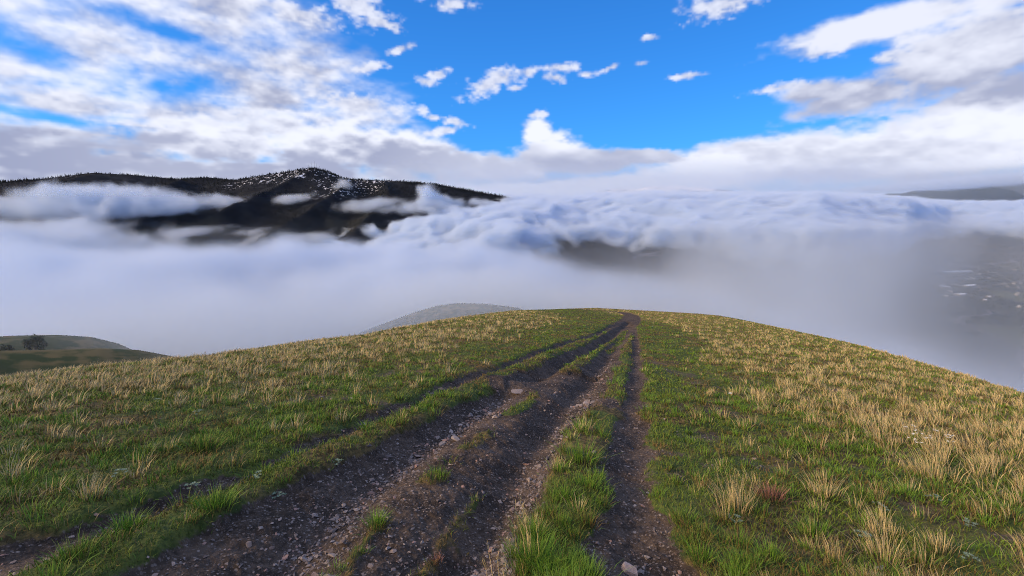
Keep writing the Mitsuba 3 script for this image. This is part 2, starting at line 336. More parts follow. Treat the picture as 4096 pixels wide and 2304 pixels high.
# ------------------------------------------------------------------ the ridge
HZ = np.array([(-180, .28), (-75, .262), (-48, .272), (-34, .293), (-17.6, .291), (-9, .267), (0, .249), (12, .236), (24, .2365), (37, .2625), (48.5, .294), (75, .31), (180, .28)])


def ridge_h(x, y):
    r, az = np.hypot(x, y), np.degrees(np.arctan2(x, y))
    s0 = .2 * np.cos(np.radians(az)) + .05 * np.sin(np.radians(az))
    m = np.interp(az, HZ[:, 0], HZ[:, 1]) - .004
    c = np.clip(m - s0, .028, .2) ** 2 / (4 * 1.65)
    rt = 2 * 1.65 / np.clip(m - s0, .028, .2)
    r1 = np.minimum(rt * 2.6, 260)
    q = np.where(r < r1, c * r * r, c * r1 * r1 + 2 * c * r1 * (r - r1))
    return -(s0 * r + q) * np.where(np.abs(az) > 90, np.interp(np.abs(az), [90, 150, 180], [1, 1, 1]), 1)


RUT_L = [(-3.3, 1.5), (-3.05, 2.2), (-2.84, 2.66), (-2.64, 2.97), (-2.46, 3.31), (-2.32, 3.82), (-2.13, 4.48), (-1.86, 5.37), (-1.53, 6.23), (-1.11, 7.49), (-0.46, 9.18), (0.42, 11.58), (1.71, 15.0), (3.69, 20.3), (7.04, 30.2)]
MAIN_L = [(-2.5, 1.2), (-2.23, 2.25), (-2.11, 2.58), (-1.94, 3.13), (-1.73, 3.9), (-1.44, 4.73), (-0.99, 5.93), (-0.38, 7.43), (0.09, 8.6)]
MAIN_R = [(0.02, 1.2), (0.06, 2.39), (0.17, 2.9), (0.25, 3.6), (0.40, 4.3), (0.66, 5.2), (1.02, 6.1), (1.45, 7.2), (1.75, 8.3), (2.05, 9.3)]
GRAV_L = [(-1.6, 1.5), (-1.46, 2.22), (-1.36, 2.6), (-1.33, 2.92), (-1.29, 3.45), (-1.17, 4.19), (-0.91, 5.12), (-0.58, 6.08), (-0.18, 7.45)]
CENTRE = [(-1.03, 2.31), (-0.97, 2.66), (-0.94, 3.1), (-0.8, 3.52), (-0.6, 4.23), (-0.32, 5.18), (0.01, 6.16), (0.4, 7.4)]
RUT_R = [(-0.45, 1.4), (-0.34, 2.27), (-0.28, 2.73), (-0.17, 3.25), (0.01, 4.08), (0.28, 5.1), (0.62, 6.26), (0.99, 7.37), (1.66, 9.4), (2.71, 12.9), (4.31, 18.4), (7.46, 29.4)]
GRAV_R = [(-0.2, 1.6), (-0.13, 2.39), (-0.05, 2.9), (0.11, 3.64), (0.35, 4.69), (0.61, 5.65), (1.06, 6.95), (1.58, 8.52), (2.02, 10.0), (2.6, 12.0)]
RUT_S = [(0.7, 1.4), (0.75, 2.31), (0.8, 2.72), (0.92, 3.28), (1.11, 4.11), (1.36, 5.11), (1.79, 6.71), (2.39, 8.72), (3.17, 11.6), (4.57, 17.0), (6.28, 23.7), (7.6, 29.5)]
DEEP_L = [(0.0, 8.0), (0.32, 8.65), (1.03, 10.6), (1.77, 12.6), (2.84, 15.5), (5.16, 23.0), (8.28, 33.1)]
MERGE = [(6.4, 26.5), (8.2, 32.5), (10.26, 39.8), (12.3, 48.0), (13.2, 55.0), (12.8, 62.0), (10.5, 80.0), (8, 110)]
CROSS = [(-0.1, 8.3), (0.47, 7.45), (0.87, 6.95), (1.3, 6.85)]


def pdist(x, y, line):
    best = np.full(np.shape(x), 1e9)
    for (ax_, ay), (bx, by) in zip(line[:-1], line[1:]):
        dx, dy = bx - ax_, by - ay
        t = np.clip(((x - ax_) * dx + (y - ay) * dy) / (dx * dx + dy * dy), 0, 1)
        best = np.minimum(best, (x - ax_ - t * dx) ** 2 + (y - ay - t * dy) ** 2)
    return np.sqrt(best)


def xat(y, line):
    p = np.array(line)
    return np.interp(y, p[:, 1], p[:, 0])


def ground_masks(x, y):
    """(bare dirt, gravel, depth of the ruts in metres, dry straw) at ground points."""
    w = (nz(x, y, .55, 61, 3) - .5) * .50 + (nz(x, y, .14, 62, 3) - .5) * .30
    far = np.clip((np.hypot(x, y) - 9) / 20, 0, 1)

    def band(line, hw, soft=.06):
        d = pdist(x, y, line)
        return step(hw + soft, hw - soft, d + w * .55 * (1 - .5 * far))

    inside = np.minimum(x - xat(y, MAIN_L), xat(y, MAIN_R) - x)
    main = step(-.05, .07, inside + w * .55) * (y < 9.6) * (y > -1.5)
    dirt = np.maximum.reduce([main, band(RUT_L, np.interp(y, [2, 3, 5, 9, 20], [.32, .16, .12, .17, .16])), band(RUT_S, np.interp(y, [2, 2.7, 3.5, 6, 9, 12, 30], [.30, .26, .17, .16, .16, .12, .16])),
                              band(RUT_R, .30) * (y > 7), band(DEEP_L, np.interp(y, [8, 10, 14, 30], [.42, .30, .28, .4])), band(GRAV_R, .28) * (y > 7), band(CROSS, .35), band(MERGE, .75, .2)])
    cen = np.maximum(band(CENTRE, .08) * .9, band([(-0.55, 2.3), (-0.48, 2.71), (-0.45, 3.03), (-0.29, 3.6), (-0.2, 3.87)], .05) * .8) * step(.36, .56, nz(x, y, .4, 66, 2))
    strip = np.maximum(band([(1.12, 9.8), (1.81, 11.46), (2.76, 14.37), (4.35, 19.3), (6.2, 25)], .10), band([(2.92, 13.9), (3.9, 17), (5.29, 21.9)], .10))
    dirt = np.clip(dirt - np.maximum(cen, strip), 0, 1)
    scuff = step(.60, .70, nz(x, y, 1.1, 63, 3)) * step(.48, .62, nz(x, y, .3, 64, 3)) * .55 * step(40, 8, np.hypot(x, y))
    dirt = np.maximum(dirt, scuff)
    grav = np.maximum(np.exp(-(pdist(x, y, GRAV_L) / .20) ** 2), np.exp(-(pdist(x, y, GRAV_R) / .17) ** 2)) * step(.25, .6, nz(x, y, .5, 65, 2) + .15)
    dep = .15 * np.exp(-(pdist(x, y, GRAV_L) / .26) ** 2) * (y < 9) + .15 * np.exp(-(pdist(x, y, RUT_R) / .24) ** 2) + .07 * np.exp(-(pdist(x, y, RUT_L) / .16) ** 2) + .06 * np.exp(-(pdist(x, y, RUT_S) / .2) ** 2) + .22 * np.exp(-(pdist(x, y, DEEP_L) / .22) ** 2) * step(8.3, 9.5, y) + .06 * main
    dep = dep - .05 * np.exp(-(pdist(x, y, CROSS) / .25) ** 2)
    r, az = np.hypot(x, y), np.degrees(np.arctan2(x, y))
    right = x - xat(y, RUT_S)
    left = xat(y, RUT_L) - x
    dry = np.where(right > 0, step(1.2, 3.6, right - .02 * y + (nz(x, y, 2.2, 71, 3) - .5) * 3) * step(3, 12, r + (nz(x, y, 1.5, 72, 2) - .5) * 6), step(.8, 4.5, left - .03 * r + (nz(x, y, 2.5, 73, 3) - .5) * 3.5) * step(5, 14, r + (nz(x, y, 1.6, 74, 2) - .5) * 7))
    return dirt, grav * np.clip(dirt * 1.5, 0, 1), dep, dry


def ground_z(x, y, masks=None):
    dirt, grav, dep, dry = masks or ground_masks(x, y)
    r = np.hypot(x, y)
    near = 1 / (1 + r / 25)
    z = ridge_h(x, y) - dep + ((nz(x, y, 1.3, 81, 3) - .5) * .12 + (nz(x, y, .35, 82, 3) - .5) * .07 * (1 - .5 * dirt)) * np.clip(r / 3, .5, 1)
    z = z + (nz(x, y, .09, 83, 3) - .5) * (.03 + .03 * dirt) * near + (1 - dirt) * .035
    return z + (nz(x, y, 9, 84, 3) - .5) * .5 * step(6, 25, r) * step(120, 60, r) * .5


def ground_col(p, n, uv):
    f = fbm(p.x * 3, p.y * 3, 0, 4)
    g = fbm(p.x * 40, p.y * 40, 0, 3)
    a, b, w = voronoi(p.x * 42, p.y * 42)
    a2, b2, w2 = voronoi(p.x * 95 + 3, p.y * 95)
    dirt = mix((.026, .019, .0145), (.084, .063, .050), smoothstep(.3, .75, f * .55 + g * .45))
    chip = mix((.09, .07, .062), (.25, .215, .20), w) * (.6 + .4 * g)
    dirt = mix(dirt, chip, smoothstep(.36, .26, a) * smoothstep(.74, .78, cell_rand(dr.floor(w * 997), 3)))
    dirt = mix(dirt, (.13, .105, .095), smoothstep(.30, .22, a2) * smoothstep(.7, .72, w2) * .8)
    moss = mix((.030, .050, .010), (.085, .105, .022), smoothstep(.3, .7, g * .6 + f * .4))
    thatch = mix((.045, .030, .015), (.15, .10, .045), smoothstep(.35, .75, fbm(p.x * 25 + 9, p.y * 25, 0, 3)))
    grass = mix(moss, thatch, smoothstep(.45, .62, fbm(p.x * 1.7, p.y * 1.7, 3, 3)) * .8)
    grass = mix(grass, (.24, .165, .07), uv.y * (.35 + .5 * smoothstep(20, 60, dr.sqrt(p.x * p.x + p.y * p.y))))
    return mix(grass, dirt, smoothstep(.35, .65, uv.x + (g - .5) * .5))


mat('m_ground', ground_col, .85, .25, (lambda p, n, uv: fbm(p.x * 30, p.y * 30, p.z * 30, 3) * .018 + fbm(p.x * 110, p.y * 110, 0, 2) * .005, .004))
ga = np.unique(np.concatenate([np.linspace(-180, -60, 41), np.linspace(-60, -50, 26), np.linspace(-50, 50, 521), np.linspace(50, 60, 26), np.linspace(60, 180, 41)]))
gr = np.concatenate([[.02], np.geomspace(.15, 1.3, 30), np.geomspace(1.31, 130, 500), np.geomspace(136, 1500, 50)])
GA, GR = np.meshgrid(ga, gr, indexing='ij')
gx, gy = GR * np.sin(np.radians(GA)), GR * np.cos(np.radians(GA))
gm = ground_masks(gx, gy)
gz = ground_z(gx, gy, gm)
scene['ground'] = mikit.ply(grid_mesh(np.stack([gx, gy, gz], -1)), 'm_ground', smooth=True, uv=np.stack([gm[0].ravel(), gm[3].ravel()], -1))
labels['ground'] = {'label': 'grassy hilltop ridge with dark rutted dirt track running down its middle', 'category': 'ground', 'kind': 'structure'}


def gz1(x, y):
    return ground_z(np.atleast_1d(np.asarray(x, float)), np.atleast_1d(np.asarray(y, float)))


# ------------------------------------------------------------------ grass
def blade_mat(name, lo, hi, tip, warm):
    def fn(p, n, uv):
        c = mix(lo, hi, uv.x)
        c = mix((.17, .115, .045), c, smoothstep(.14, .34, uv.x))
        c = mix(c, warm, smoothstep(.82, .95, cell_rand(dr.floor(uv.x * 5000), 5)) * .6)
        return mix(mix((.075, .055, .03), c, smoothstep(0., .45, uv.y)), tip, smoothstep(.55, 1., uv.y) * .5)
    scene[name] = {'type': 'twosided', 'bsdf': {'type': 'principled', 'base_color': proc(fn), 'roughness': .6, 'specular': .25}}


blade_mat('m_green', (.055, .15, .013), (.14, .29, .030), (.20, .31, .055), (.22, .20, .06))
blade_mat('m_straw', (.34, .26, .12), (.64, .52, .27), (.68, .57, .33), (.16, .16, .05))
blade_mat('m_turf', (.058, .125, .012), (.145, .235, .028), (.19, .24, .045), (.22, .15, .06))
blade_mat('m_russet', (.20, .09, .07), (.34, .17, .13), (.36, .2, .16), (.2, .16, .06))
blade_mat('m_silver', (.10, .16, .10), (.19, .27, .19), (.22, .30, .22), (.2, .26, .2))


def blades(base, h, w, lean, tone):
    """Grass blades: base (n, 3), height, width, lean (n, 2) = horizontal offset of the tip over the height, tone 0..1 -> (vertices, faces, uv)."""
    n = len(base)
    ang = rng.random(n) * 6.283
    side = np.stack([np.cos(ang), np.sin(ang), np.zeros(n)], -1) * (w / 2)[:, None]
    up = np.zeros((n, 3)); up[:, 2] = 1
    ln = np.concatenate([lean, np.zeros((n, 1))], -1)
    drop = np.clip(1 - .35 * (lean ** 2).sum(-1), .45, 1)[:, None]
    mid = base + h[:, None] * (up * .55 * np.sqrt(drop) + ln * .32)
    tip = base + h[:, None] * (up * drop + ln)
    v = np.stack([base - side, base + side, mid - side * .75, mid + side * .75, tip], 1).reshape(-1, 3)
    f = (np.array([[0, 1, 3], [0, 3, 2], [2, 3, 4]])[None] + (np.arange(n) * 5)[:, None, None]).reshape(-1, 3)
    uv = np.stack([np.repeat(tone, 5), np.tile([0, 0, .55, .55, 1.], n)], -1)
    return v, f, uv


def joined(parts):
    at, V, F_, U = 0, [], [], []
    for v, f, u in parts:
        V.append(v); F_.append(f + at); U.append(u)
        at += len(v)
    return np.vstack(V), np.vstack(F_), np.vstack(U)


def leafy(key, parts, m):
    v, f, u = joined(parts)
    scene[key] = mikit.ply((v, f), m, smooth=True, uv=u)


WIND = np.array([.02, .30])


def tuft(x, y, R, H, n, kind, w=None, z0=None):
    """One tussock: n blades leaning out from a tight root and with the wind."""
    r = np.hypot(x, y)
    q = rng.normal(0, .45, (n, 2))
    px, py = x + q[:, 0] * R * .75, y + q[:, 1] * R * .75
    z = (gz1(x, y)[0] if z0 is None else z0) - (.2 - .0) * (py - y) - .05 * (px - x) - .012
    h = H * rng.uniform(.55, 1.08, n)
    if kind == 'S':
        h = H * np.where(rng.random(n) < .5, rng.uniform(.35, .65, n), rng.uniform(.7, 1.1, n))
    lean = q * (.55 if kind == 'S' else .75) + WIND * (1.5 if kind == 'S' else .7) + rng.normal(0, .14, (n, 2))
    w = np.full(n, (max(.0026, r * .00095) if kind == 'S' else max(.0034, r * .0011)) if w is None else w) * rng.uniform(.7, 1.3, n)
    tone = np.clip(rng.normal(.5, .22) + rng.normal(0, .18, n), 0, 1)
    return blades(np.stack([px, py, z], -1), h, w, lean, tone)


KEY_TUFTS = [
    (0.15, 2.49, .12, .20, 'G', 'tall dark green tussock with straw stalks beside it at the bottom edge of the picture'), (0.09, 2.98, .11, .15, 'G', 'green tussock just behind the straw stalks, left edge of the strip between the ruts'),
    (0.34, 2.95, .11, .13, 'G', None), (0.42, 3.36, .12, .14, 'G', None), (0.73, 3.74, .12, .14, 'G', None), (0.65, 4.15, .23, .24, 'G', 'large bright green tussock on the grass strip between main track and side rut'), (0.42, 3.93, .11, .13, 'Y', 'yellowish tussock leaning over the gravel in front of the largest green tussock'),
    (0.82, 5.10, .12, .18, 'Y', 'small orange green tussock at the track edge behind the largest green tussock'), (1.06, 5.91, .19, .15, 'G', None), (1.44, 7.02, .19, .17, 'G', None), (1.90, 8.41, .19, .17, 'G', None), (2.2, 9.6, .2, .2, 'G', None),
    (-2.06, 3.00, .15, .17, 'G', 'bushy green tussock on the left verge, overhanging the bare track'), (-2.27, 4.57, .19, .14, 'G', None), (-1.76, 4.26, .16, .11, 'G', None), (-1.85, 3.56, .10, .08, 'G', None), (-3.06, 2.78, .16, .13, 'G', None), (-3.87, 3.51, .15, .15, 'G', None),
    (-2.82, 3.65, .10, .15, 'G', None), (-3.94, 4.25, .20, .18, 'G', None), (-3.41, 4.11, .19, .17, 'G', None), (-3.03, 4.37, .20, .18, 'G', None), (-3.71, 4.89, .18, .18, 'G', None), (-2.48, 2.41, .16, .12, 'G', 'low green tussock in the bottom left corner between thin rut and main track'),
    (-0.93, 3.04, .10, .08, 'G', None), (-0.63, 3.87, .12, .10, 'G', None), (-0.62, 4.34, .12, .08, 'G', None), (-0.94, 2.64, .05, .06, 'G', None), (-1.02, 2.46, .09, .08, 'G', None), (-0.49, 2.69, .06, .05, 'R', 'small rusty tuft on the hump between the two wheel ruts'),
    (-1.08, 2.32, .08, .07, 'G', None), (-0.3, 3.6, .07, .06, 'Y', None), (1.17, 2.59, .11, .11, 'G', 'green tussock right of the pale rock'), (1.72, 3.32, .16, .28, 'S', 'tall upright straw tussock nearest the side rut on the right slope'), (2.83, 3.29, .11, .19, 'S', None), (2.48, 5.96, .13, .21, 'S', None),
    (2.84, 6.23, .17, .17, 'Y', None), (2.13, 3.54, .14, .15, 'R', 'reddish pink dry tussock on the right slope'), (2.03, 2.64, .10, .18, 'S', None), (3.80, 3.42, .16, .19, 'S', None), (4.13, 4.34, .26, .26, 'S', None), (3.87, 7.13, .26, .29, 'S', None), (1.99, 2.77, .11, .13, 'S', None)]

cand = []                                                  # (x, y, R, H, kind, label)
for k in KEY_TUFTS:
    cand.append(k)
N_T = 15000
tr = np.exp(rng.uniform(math.log(1.9), math.log(75), N_T))
ta = rng.uniform(-56, 56, N_T)
tx, ty = tr * np.sin(np.radians(ta)), tr * np.cos(np.radians(ta))
tm = ground_masks(tx, ty)
patch = nz(tx, ty, 1.2, 91, 3)
for i in range(N_T):
    if tm[0][i] > .25:
        continue
    dryness = tm[3][i]
    if rng.random() < dryness * 1.6 * (patch[i] + .45) or (rng.random() < .05 and tr[i] > 3 and (tx[i] > xat(ty[i], RUT_S) + 1 or tx[i] < xat(ty[i], MAIN_L) - .6)):
        H = rng.uniform(.11, .24) * (.75 + .5 * patch[i])
        cand.append((tx[i], ty[i], rng.uniform(.07, .15) * (1 + tr[i] / 60), H, 'S', None))
    elif rng.random() < (.50 * step(.35, .65, patch[i]) + .08) * (.35 if xat(ty[i], MAIN_R) < tx[i] < xat(ty[i], RUT_S) else 1):
        cand.append((tx[i], ty[i], rng.uniform(.07, .16), rng.uniform(.06, .14), 'G' if rng.random() < .85 else 'Y', None))
size = np.array([(9 if c[5] else 1) * (c[3] + c[2]) / math.hypot(c[0], c[1]) * (1 if abs(math.degrees(math.atan2(c[0], c[1]))) < 47 and c[1] > 1.5 else .01) for c in cand])
order = np.argsort(-size)
OWN = 120
cz = gz1([c[0] for c in cand], [c[1] for c in cand])
KINDS = {'G': ('green_tussock', 'm_green', 'grass'), 'Y': ('yellowing_tussock', 'm_green', 'grass'), 'S': ('straw_tussock', 'm_straw', 'grass'), 'R': ('russet_tussock', 'm_russet', 'grass')}
taken, stuff = {}, {'m_green': [], 'm_straw': []}


def numbered(name):
    k = taken.get(name, 0)
    taken[name] = k + 1
    return name if k == 0 else f'{name}_{k:03d}'


def tuft_parts(c, n, z0):
    x, y, R, H, kind = c[:5]
    if kind == 'Y':
        k = n // 3
        return [('m_green', tuft(x, y, R, H, n - k, 'G', None, z0)), ('m_straw', tuft(x, y, R * .9, H * 1.2, k, 'S', None, z0))]
    if kind == 'S':
        k = n // 3
        return [('m_straw', tuft(x, y, R, H, n - k, 'S', None, z0)), ('m_green', tuft(x, y, R * 1.1, H * .55, k, 'G', None, z0))]
    return [(KINDS[kind][1], tuft(x, y, R, H, n, kind, None, z0))]


for rank, i in enumerate(order):
    c = cand[i]
    r = math.hypot(c[0], c[1])
    if rank < OWN:
        n = int(np.clip(170 * (c[2] / .12) * (3.2 / (r + .4)) ** .45, 60, 420))
        name, m, cat = KINDS[c[4]]
        key = numbered(name)
        got = tuft_parts(c, n, cz[i])
        leafy(key + '__blades', [got[0][1]], got[0][0])
        if len(got) > 1:
            leafy(key + ('__stalks' if c[4] == 'Y' else '__green_blades'), [got[1][1]], got[1][0])
        lab = {'category': cat}
        if c[5]:
            lab['label'] = c[5]
        else:
            side = 'left' if c[0] < xat(c[1], MAIN_L) else 'mid' if c[0] < xat(c[1], RUT_S) else 'right'
            word = {'G': 'green', 'Y': 'yellowing green', 'S': 'straw', 'R': 'russet'}[c[4]]
            big = 'broad' if c[2] > .155 else 'tall' if c[3] > .2 else 'low'
            dep = 'near the bottom edge' if r < 3.4 else 'in the middle distance' if r < 5.5 else 'up towards the crest'
            where = {'left': 'on the slope left of the track', 'mid': 'on the humps between the ruts', 'right': 'on the slope right of the side rut'}[side]
            lab['label'] = f'{big} {word} tussock {where}, {dep}'
            lab['group'] = f'{big} {word} tussocks {where}, {dep}'
        labels[key] = lab
    else:
        n = int(np.clip((42 if c[4] == 'S' else 32) * (6 / r) ** .5, 8, 60))
        for m, b in tuft_parts(c, n, cz[i]):
            stuff[m].append(b)
leafy('tussock_grass', stuff['m_green'], 'm_green')
labels['tussock_grass'] = {'label': 'countless smaller green grass clumps over the ridge', 'category': 'grass', 'kind': 'stuff'}
leafy('dry_grass', stuff['m_straw'], 'm_straw')
labels['dry_grass'] = {'label': 'pale straw coloured dry grass covering both slopes of the ridge', 'category': 'grass', 'kind': 'stuff'}
# short turf
N_B = 430000
br = np.exp(rng.uniform(math.log(1.5), math.log(85), N_B))
ba = rng.uniform(-56, 56, N_B)
bx, by = br * np.sin(np.radians(ba)), br * np.cos(np.radians(ba))
bm = ground_masks(bx, by)
strip_ = (bx > xat(by, MAIN_R)) & (bx < xat(by, RUT_S)) & (by < 12)
keep = rng.random(N_B) < (1 - bm[0]) ** 2 * np.where(strip_, step(.35, .6, nz(bx, by, .35, 97, 2)), 1) * np.clip(.25 + 1.5 * (nz(bx, by, .5, 95, 3) - .2), .3, 1)
bx, by, br, bd = bx[keep], by[keep], br[keep], bm[3][keep]
n = len(bx)
leafy('turf', [blades(np.stack([bx, by, ground_z(bx, by) - .006], -1), rng.uniform(.025, .075, n) * (1 + .6 * bd), np.maximum(.004, br * .0014) * rng.uniform(.7, 1.3, n), rng.normal(0, .45, (n, 2)) + WIND * .5, np.clip(.5 + (nz(bx, by, .6, 96, 3) - .5) * 1.7 + rng.normal(0, .16, n), 0, 1))], 'm_turf')
labels['turf'] = {'label': 'short green turf between the tussocks and along the track', 'category': 'grass', 'kind': 'stuff'}
# tall straw stalks by the darkest green tussock at the bottom edge
def stalks(key, pts, label):
    ps = []
    for (x, y, h, lx, ly) in pts:
        ps.append(blades(np.array([[x, y, gz1(x, y)[0] - .01]]), np.array([h]), np.array([.0042]), np.array([[lx, ly]]), np.array([rng.uniform(.4, 1)])))
        for k in range(5):                                   # the seed head
            t = .72 + .05 * k
            b = np.array([[x + lx * h * t * t, y + ly * h * t * t, gz1(x, y)[0] + h * t * .97]])
            ps.append(blades(b, np.array([.03]), np.array([.004]), np.array([[lx + rng.normal(0, .35), ly + rng.normal(0, .35)]]), np.array([.9])))
    leafy(key, ps, 'm_straw')
    labels[key] = {'label': label, 'category': 'grass stalks'}


stalks('straw_stalks', [(.10 + rng.normal(0, .035), 2.52 + rng.normal(0, .04), rng.uniform(.26, .42), -.18 + rng.normal(0, .12), .1 + rng.normal(0, .1)) for _ in range(16)], 'thin straw stalks with seed heads rising out of the dark green tussock')
stalks('straw_stalks_001', [(-.03 + rng.normal(0, .04), 2.30 + rng.normal(0, .03), rng.uniform(.2, .36), -.12 + rng.normal(0, .1), .05 + rng.normal(0, .1)) for _ in range(12)], 'straw stalks lowest in the picture, left of the dark green tussock')
stalks('straw_stalks_002', [(1.72 + rng.normal(0, .1), 3.32 + rng.normal(0, .08), rng.uniform(.22, .36), -.1 + rng.normal(0, .1), .12 + rng.normal(0, .1)) for _ in range(22)], 'pale upright straw stalks on the right slope nearest the side rut')

# ------------------------------------------------------------------ stones
def stone_col(p, n, uv):
    f = fbm(p.x * 60, p.y * 60, p.z * 60, 3)
    return mix(mix((.11, .09, .088), (.34, .30, .295), uv.x), (.26, .17, .15), smoothstep(.8, .95, uv.y)) * (.65 + .7 * f)


mat('m_stone', stone_col, .8, .3)
HULLS = []
for k in range(24):
    p = rng.normal(0, 1, (11, 3))
    p /= np.linalg.norm(p, axis=1)[:, None]
    p *= rng.uniform(.8, 1.1, (11, 1)) * np.array([1, rng.uniform(.6, .9), rng.uniform(.3, .55)])
    hl = trimesh.convex.convex_hull(p)
    HULLS.append((np.array(hl.vertices), np.array(hl.faces)))


def stone(x, y, s, k, z=None, tilt=.25, sink=.25):
    v, f = HULLS[k]
    a, t = rng.random() * 6.283, rng.normal(0, tilt)
    c, sn = math.cos(a), math.sin(a)
    ct, st = math.cos(t), math.sin(t)
    M = np.array([[c, -sn, 0], [sn, c, 0], [0, 0, 1]]) @ np.array([[1, 0, 0], [0, ct, -st], [0, st, ct]])
    return (v * s) @ M.T + [x, y, (gz1(x, y)[0] if z is None else z) + s * .4 * (1 - 2 * sink)], f


N_S = 72000
sr = np.exp(rng.uniform(math.log(1.6), math.log(26), N_S))
sa = rng.uniform(-54, 40, N_S)
sx, sy = sr * np.sin(np.radians(sa)), sr * np.cos(np.radians(sa))
sm = ground_masks(sx, sy)
prob = sm[0] * (.17 + .83 * sm[1]) * np.where(sr < 12, 1, .5)
on = rng.random(N_S) < prob
sx, sy, sr, sg = sx[on], sy[on], sr[on], sm[1][on]
ss = np.clip(rng.lognormal(math.log(.0085), .48, len(sx)) * (1 + .5 * sg), .004, .042) * np.clip(sr / 4, 1, 1.6)
szv = ground_z(sx, sy)
rank = np.argsort(-ss / sr * (np.abs(np.degrees(np.arctan2(sx, sy))) < 45) * (sy > 2.25))
big = set(rank[:260].tolist())
sv, sf, su, at = [], [], [], 0
for i in range(len(sx)):
    v, f = stone(sx[i], sy[i], ss[i], int(rng.integers(24)), szv[i])
    u = np.tile([[np.clip(rng.normal(.36, .25), 0, 1), rng.random()]], (len(v), 1))
    if i in big:
        key = numbered('stone')
        scene[key] = mikit.ply((v, f), 'm_stone', smooth=False, uv=u)
        w_ = 'left' if sx[i] < xat(sy[i], CENTRE) else 'right' if sx[i] < xat(sy[i], MAIN_R) + .1 else 'side'
        labels[key] = {'label': {'left': 'small grey angular stone in the gravel of the left wheel rut', 'right': 'small grey angular stone in the gravel of the right wheel rut', 'side': 'small grey angular stone in the narrow side rut right of the grass strip'}[w_], 'category': 'stone', 'group': f'stones of the {w_} rut'}
    else:
        sv.append(v); sf.append(f + at); su.append(u)
        at += len(v)
scene['gravel'] = mikit.ply((np.vstack(sv), np.vstack(sf)), 'm_stone', smooth=False, uv=np.vstack(su))
labels['gravel'] = {'label': 'loose angular gravel strewn along the wheel ruts', 'category': 'gravel', 'kind': 'stuff'}


def rock(x, y, w, h, tone, label, seed, warm=0.0):
    m = trimesh.creation.icosphere(3)
    r = np.random.default_rng(seed)
    v = np.array(m.vertices)
    for _ in range(13):                                      # planes cut off corners
        nrm = r.normal(0, 1, 3); nrm /= np.linalg.norm(nrm)
        d = np.maximum(v @ nrm - r.uniform(.38, .72), 0)
        v = v - d[:, None] * nrm
    v = v * (1 + .10 * (meshkit.fbm(v * 2.5 + seed, 4, 3) - .5)[:, None])
    v = v * [w / 2 * 1.15, w / 2 * r.uniform(.7, .95), h * .62]
    a = r.random() * 6.28
    c, sn = math.cos(a), math.sin(a)
    v = v @ np.array([[c, -sn, 0], [sn, c, 0], [0, 0, 1]]).T
    key = numbered('rock')
    scene[key] = mikit.ply((v + [x, y, gz1(x, y)[0] + h * .18], m.faces), 'm_stone', smooth=False, uv=np.tile([[tone, warm]], (len(v), 1)))
    labels[key] = {'label': label, 'category': 'rock'}


rock(.73, 2.54, 0.122, 0.090, 1.01, 'pale pinkish rock lying in the dirt near the bottom edge', 3, .86)
rock(1.19, 7.14, 0.173, 0.075, 0.86, 'pinkish rock at the right edge of the track where it crosses the dirt hump', 4, .84)
rock(1.03, 7.07, 0.094, 0.053, 0.79, 'small pale rock just left of the pinkish rock beside the dirt hump', 5)
rock(.13, 7.64, 0.28, 0.030, 0.45, 'flat grey slab embedded in the dirt where the left rut begins to cross', 6)
rock(-.64, 5.15, 0.144, 0.053, 0.65, 'flat blue grey rock in the left gravel rut, right one of two side by side', 7)
rock(-.81, 5.16, 0.108, 0.053, 0.54, 'dull grey rock in the left gravel rut, left one of two side by side', 8)
rock(-.24, 6.08, 0.086, 0.038, 0.94, 'pale flat rock at the upper end of the left gravel rut', 9)
rock(2.0, 5.86, 0.050, 0.030, 1.01, 'little white rock in the bare patch right of the side rut', 10)
rock(2.27, 2.58, 0.072, 0.045, 0.72, 'bluish grey rock in the grass at the bottom right', 11)
rock(.88, 2.73, 0.043, 0.030, 0.86, 'small white rock just behind the pale pinkish rock', 12)
rock(-1.37, 2.76, 0.065, 0.045, 0.68, 'grey block standing out of the gravel in the left rut', 13)

# ------------------------------------------------------------------ small plants
def leaf_plant(x, y, R, n, label, key_name='lupine_plant', m='m_silver'):
    z = gz1(x, y)[0]
    ps = []
    for s_ in range(n):                                     # a stalk with a whorl of leaflets
        a, e = rng.random() * 6.283, rng.uniform(.2, 1)
        cx, cy, cz = x + math.cos(a) * R * e, y + math.sin(a) * R * e, z + R * (1.1 - .6 * e)
        ps.append(blades(np.array([[x, y, z - .01]]), np.array([R * (1.1 - .6 * e)]), np.array([.003]), np.array([[math.cos(a) * e, math.sin(a) * e]]), np.array([.2])))
        k = 7
        t = np.arange(k) / k * 6.283 + rng.random()
        ps.append(blades(np.tile([[cx, cy, cz]], (k, 1)), np.full(k, R * .22), np.full(k, R * .22), np.stack([np.cos(t), np.sin(t)], -1) * 1.6, rng.uniform(.3, 1, k)))
    key = numbered(key_name)
    leafy(key, ps, m)
    labels[key] = {'label': label, 'category': 'plant', 'group': 'silvery leafy plants in the grass'}


